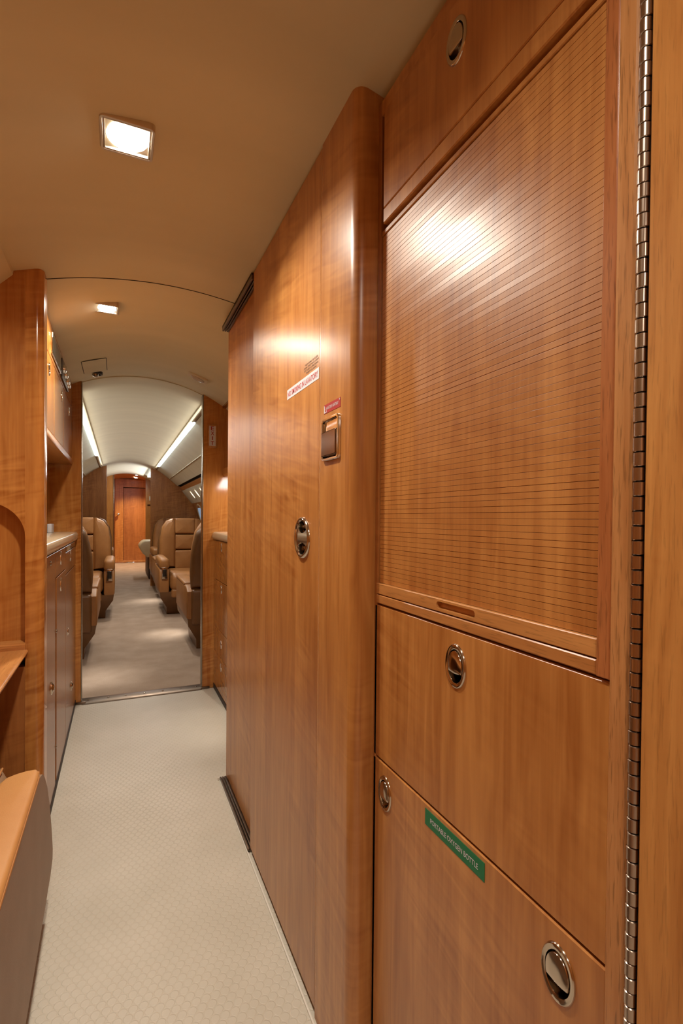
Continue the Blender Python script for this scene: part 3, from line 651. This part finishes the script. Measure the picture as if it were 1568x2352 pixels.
# ------------------------------------------------------------------ right galley beyond the lavatory wall
gr = thing('galley_drawer_unit', 'right galley drawer cabinet half hidden by the lavatory wall', 'cabinet', (.8, 2.5, 0))
GX = .53; f = RW(GX)
b = MB(); b.box(GX+.021, 1.0, 1.995, 3.078, 0, .90); obj('body', b, 'veneer_dark', gr, False)
b = MB(); b.box(GX-.002, GX+.03, 1.995, 3.078, 0, .03, .001); obj('kick_strip', b, 'dark_brown', gr)
for z0, z1, lz in ((.667, .898, .862), (.384, .665, .625), (.235, .382, .314), (.03, .233, .185)):
    d = obj('drawer', MB().panel(f, 2.0, 3.072, z0, z1-.001, .02, [(2.846, lz, .0125, .018)], .0015), 'veneer_gloss', gr, False)
    mini_latch('latch', f, 2.846, lz, d, .023)
ct = thing('countertop', 'cream stone counter on the right galley drawers', 'countertop', (.8, 2.5, .9))
pr = [(1.0, .900), (GX-.002, .900), (GX-.010, .905), (GX-.013, .918), (GX-.011, .935), (GX-.004, .944), (GX+.006, .947), (1.0, .947)]
b = MB(); b.prism(pr, lambda a, c, d_: (a, d_, c), 1.995, 3.0785); obj('slab', b, 'counter', ct, angle=50)
uc = thing('overhead_cabinet', 'right galley open overhead shelf with a rounded lower edge beside the exit sign', 'cabinet', (.8, 2.5, 1.28))
b = MB(); pr = [(1.0, 1.278), (.598, 1.278), (.582, 1.283), (.574, 1.296), (.574, 1.325), (.60, 1.335), (1.0, 1.335)]
b.prism(pr, lambda a, c, d_: (a, d_, c), 1.995, 3.078); obj('bottom_rail', b, 'veneer_gloss', uc, angle=50)
b = MB(); b.box(.574, 1.0, 1.995, 3.078, 1.695, 1.77, .002); obj('top_rail', b, 'veneer_gloss', uc)
b = MB(); b.box(.80, 1.0, 1.995, 3.078, 1.33, 1.70); obj('back_panel', b, 'cabin_wood', uc, False)
b = MB(); b.box(.62, .80, 1.995, 2.02, 1.33, 1.70); obj('divider', b, 'cabin_wood', uc, False)
b = MB(); b.box(1.0, 1.05, 1.995, 3.078, 0, 1.8); struct('wall_galley_right', b, 'veneer_gloss', 'wood wall behind the right galley counter', 'wall', smooth=False)
# exit sign on the right bulkhead
t = thing('exit_sign', 'vertical EXIT sign with red letters on the right bulkhead', 'sign', (.514, 3.08, 1.46)); f = FW(3.08)
b = MB(); b.pillow(rr(.488, .541, 1.452, 1.594, .007), f, 0, .009, .003, 3); obj('frame', b, 'cabin_wood', t)
b = MB(); b.panel(FW(3.0705), .4955, .5335, 1.463, 1.583, .001, (), .0003); obj('face', b, 'white', t, False)
b = MB()
for i, ch in enumerate('EXIT'): text(b, ch, FW(3.0702), .5145, 1.568-.0295*i, .0225, .020 if ch != 'I' else .005, .0003)
obj('lettering', b, 'red', t, False)

# ------------------------------------------------------------------ ceiling fittings
def downlight(label, x, y, z, s=.048, yw=0):
    t = thing('recessed_downlight', label, 'ceiling light', (x, y, z), 'square galley downlights')
    def fz(a, b_, c): 
        ca, sa = math.cos(yw), math.sin(yw); da, db = a-x, b_-y
        return (x+da*ca-db*sa, y+da*sa+db*ca, z-c)
    b = MB(); A = (x-s, x+s, y-s, y+s)
    b.loft([rrl(fz, *A, .010, d_, c) for d_, c in ((0, -.02), (0, .004), (.001, .0055), (.005, .0055), (.0062, .004), (.0066, -.012))], False, False)
    obj('bezel', b, 'satin', t, angle=40)
    b = MB(); b.loft([rrl(fz, *A, .010, d_, c) for d_, c in ((.0064, .0015), (.007, .0046), (.0095, .0046), (.0102, .0), (.0125, -.002))], False, True); obj('inner_frame', b, 'satin', t, angle=40)
    b = MB(); r0 = s*.79; b.loft([ell(fz, x, y, r0*k, r0*k, c, 32) for k, c in ((1, -.002), (.97, .002), (.6, .005), (.2, .006))], True, True); obj('lamp_lens', b, 'bulb', t)
downlight('nearer square downlight glowing in the near ceiling', .014, 1.10, zn(.014)-.003, .05)
downlight('farther square downlight glowing in the arched galley ceiling', -.044, 2.08, zc(-.044)-.004, .044)
t = thing('ceiling_speaker', 'small dark round ceiling vent near the left end of the galley ceiling', 'vent', (-.115, 3.0, 1.78)); z = zc(-.115)-.001
b = MB(); b.loft([ell(DN(z), -.115, 2.99, r, r, c, 24) for r, c in ((.036, -.01), (.036, .003), (.030, .005), (.022, -.004))], False, True); obj('ring', b, 'dark', t)
b = MB(); b.loft([ell(DN(z), -.115, 2.99, r, r, c, 20) for r, c in ((.012, -.004), (.017, .004), (.014, .014), (.006, .018))], True, True); obj('nozzle', b, 'steel', t)
t = thing('emergency_light', 'oval lens emergency light in a square bezel at the right of the galley ceiling', 'ceiling light', (.39, 2.82, 1.79)); z = zc(.39)
def tiltz(a, b_, c): return (a, b_, z-.4*(a-.39)-.004-c)
b = MB(); b.loft([rrl(tiltz, .34, .44, 2.775, 2.855, .008, d_, c) for d_, c in ((0, -.01), (0, .003), (.002, .004), (.012, .004))], False, True); obj('bezel', b, 'cream', t)
b = MB(); b.loft([ell(tiltz, .39, 2.815, .036*s, .022*s, c, 28) for s, c in ((1, .004), (.95, .009), (.6, .015), (.2, .017))], False, True); obj('lens', b, 'lens', t)
t = thing('ceiling_hatch', 'flush square access hatch in the galley ceiling above the dark vent', 'hatch', (-.112, 2.86, 1.78))
b = MB(); b.loft([[(x, y, zc(x)-.0022) for x in (-.165, -.059)] for y in (2.73, 2.95)], False, False, False); obj('cover', b, 'ceiling', t, False)
b = MB(); b.loft([[(x, y, zc(x)-.0012) for x in (-.168, -.056)] for y in (2.727, 2.953)], False, False, False); obj('gap', b, 'dark_brown', t, False)
# cabin light strips
for nm, xa, y0, y1, lb in ((1, .508, 3.9, 7.45, 'glowing white light strip along the right side of the cabin ceiling'), (-1, -.232, 3.5, 6.5, 'glowing white light strip along the left side of the cabin ceiling')):
    t = thing('light_strip', lb, 'strip light', (xa, (y0+y1)/2, 1.74))
    b = MB(); b.box(xa-.028, xa+.028, 3.2, 7.9, 1.748, 1.756, .001); obj('channel', b, 'cream', t)
    n = 9
    for i in range(n):
        a, c = y0+(y1-y0)*i/n, y0+(y1-y0)*(i+1)/n-.02
        b = MB(); b.box(xa-.019, xa+.019, a, c, 1.738, 1.749, .004, 3); obj('tube', b, 'led', t)
t = thing('light_strip', 'short glowing light strip at the right beyond the aft bulkhead', 'strip light', (.50, 9.0, 1.76))
b = MB(); b.box(.47, .53, 8.3, 9.6, 1.748, 1.765, .004); obj('tube', b, 'led', t)
# reading lights on the right service panel
for i, y in enumerate((5.9, 6.35, 6.8, 7.25)):
    t = thing('reading_light', ('rightmost', 'third', 'second', 'leftmost')[i] + ' oval reading light from the left on the right cabin service panel', 'reading light', (.95, y, 1.36), 'reading lights on the right service panel')
    g = lambda a, c, d_: (.885+.145*(1.44-c)/.19-d_*.79, a, c-d_*.6)
    b = MB(); b.loft([ell(g, y, 1.355, .055*s, .05*s, c, 20) for s, c in ((1.2, 0), (1.15, .006), (1.0, .007), (.98, .003))], False, False); obj('bezel', b, 'cream', t)
    b = MB(); b.loft([ell(g, y, 1.355, .055*s, .05*s, c, 20) for s, c in ((1.0, .003), (.6, .005))], True, True); obj('lens', b, 'ovalglow', t)

# ------------------------------------------------------------------ cabin chairs
def chair(name, label, loc, facing, arms_up):
    """local +y is the way the sitter faces"""
    t = thing(name, label, 'seat', loc, 'tan leather cabin seats')
    t0 = Vector(loc); s = 1 if facing > 0 else -1
    def F(x, y, z): return (t0.x+x*s, t0.y+y*s, z)
    def box(x0, x1, y0, y1, z0, z1, bev, seg=3):
        b = MB(); p, q_ = F(x0, y0, 0), F(x1, y1, 0)
        b.box(min(p[0], q_[0]), max(p[0], q_[0]), min(p[1], q_[1]), max(p[1], q_[1]), z0, z1, bev, seg); return b
    b = MB()
    lo = lambda hx, ya, yb, z: [F(-hx, ya, z), F(hx, ya, z), F(hx, yb, z), F(-hx, yb, z)]
    b.loft([lo(.23, -.26, .20, .006), lo(.235, -.28, .24, .085), lo(.305, -.37, .36, .205), lo(.312, -.38, .375, .262)]); obj('base', b, 'leather_shade', t)
    for sx in (-1, 1):
        x0, x1 = (.222, .318) if sx > 0 else (-.318, -.222)
        sp = [(-.375, .262), (.375, .262), (.385, .30), (.385, .47), (.36, .505), (-.30, .505), (-.375, .47)]
        b = MB(); b.pillow(sp, lambda a, c, d_: F(d_, a, c), x0, x1, .014, 3); obj('side_panel', b, 'leather', t, angle=50)
        if arms_up:
            b = box(x0-.002, x1+.002, -.22, .40, .50, .612, .035, 4); ar = obj('armrest', b, 'leather', t)
            b = box(x0+.018, x1-.022, .392, .404, .40, .52, .004); cpn = obj('control_panel', b, 'nickel', t)
            b = box(x0+.026, x1-.030, .402, .408, .425, .50, .003); obj('control_inset', b, 'dark', cpn)
        else:
            b = box(x0-.002, x1+.002, -.20, .37, .492, .522, .014, 3); obj('armrest', b, 'leather', t)
    b = box(-.216, .216, -.22, .40, .27, .455, .06, 4); obj('seat_cushion', b, 'leather', t)
    b = box(-.20, .20, .33, .385, .20, .29, .02, 3); obj('front_skirt', b, 'leather', t)
    # back: rounded shell behind, padded wings and three pads in front, leaning back a little
    def lean(x, z, c): return F(x, -.385+.02*math.cos(x*4)-.05*max(z-.5, 0)+c, z)
    def outline(w, z0, zt):
        h = zt-z0; p = [(-w*.97, z0), (w*.97, z0), (w, z0+h*.25), (w*.98, z0+h*.5), (w*.93, z0+h*.68)]
        p += [(w*(.20+.70*math.cos(PI/2*i/7)), z0+h*(.74+.26*math.sin(PI/2*i/7))) for i in range(8)]
        return p + [(-x, z) for x, z in reversed(p[2:])]
    b = MB(); b.pillow(outline(.292, .49, 1.0), lambda x, z, c: lean(x, z, c), 0, .11, .05, 5); obj('back_shell', b, 'leather_shade', t, angle=60)
    b = box(-.285, .285, -.395, -.30, .215, .485, .02, 3); obj('rear_panel', b, 'leather_shade', t)
    for sx in (-1, 1):
        p = [(.10, .47), (.262, .47), (.276, .60), (.270, .78), (.245, .92), (.20, .99), (.14, 1.02), (.10, 1.022)]
        p = [(x*sx, z) for x, z in p]
        b = MB(); b.pillow(p if sx > 0 else p[::-1], lambda x, z, c: lean(x, z, c), .09, .205, .035, 4); obj('back_bolster', b, 'leather', t, angle=60)
    for z0, z1, nm, dp in ((.845, 1.024, 'headrest', .20), (.665, .838, 'back_cushion', .19), (.44, .658, 'back_cushion', .20)):
        b = MB(); b.pillow(rr(-.112, .112, z0, z1, .02), lambda x, z, c: lean(x, z, c), .09, dp, .022, 4); obj(nm, b, 'leather', t, angle=60)
    return t
chair('cabin_seat', 'tan leather seat just past the doorway on the right, its back to the galley', (.79, 4.29, 0), 1, False)
chair('cabin_seat', 'tan leather seat just past the doorway on the left, its back to the galley', (-.455, 4.29, 0), 1, False)
chair('cabin_seat', 'second tan leather seat on the right, facing the galley with armrest raised', (.70, 5.80, 0), -1, True)
chair('cabin_seat', 'second tan leather seat on the left, facing the galley with armrest raised', (-.352, 5.80, 0), -1, True)
chair('cabin_seat', 'third tan leather seat on the right, turned away behind the second seat', (.725, 6.64, 0), 1, False)
chair('cabin_seat', 'third tan leather seat on the left, turned away behind the second seat', (-.40, 6.64, 0), 1, False)
chair('cabin_seat', 'farthest tan leather seat on the right, facing the galley beside the cream divan', (.735, 7.55, 0), -1, True)
chair('cabin_seat', 'farthest tan leather seat on the left, facing the galley against the aft bulkhead', (-.375, 7.55, 0), -1, True)
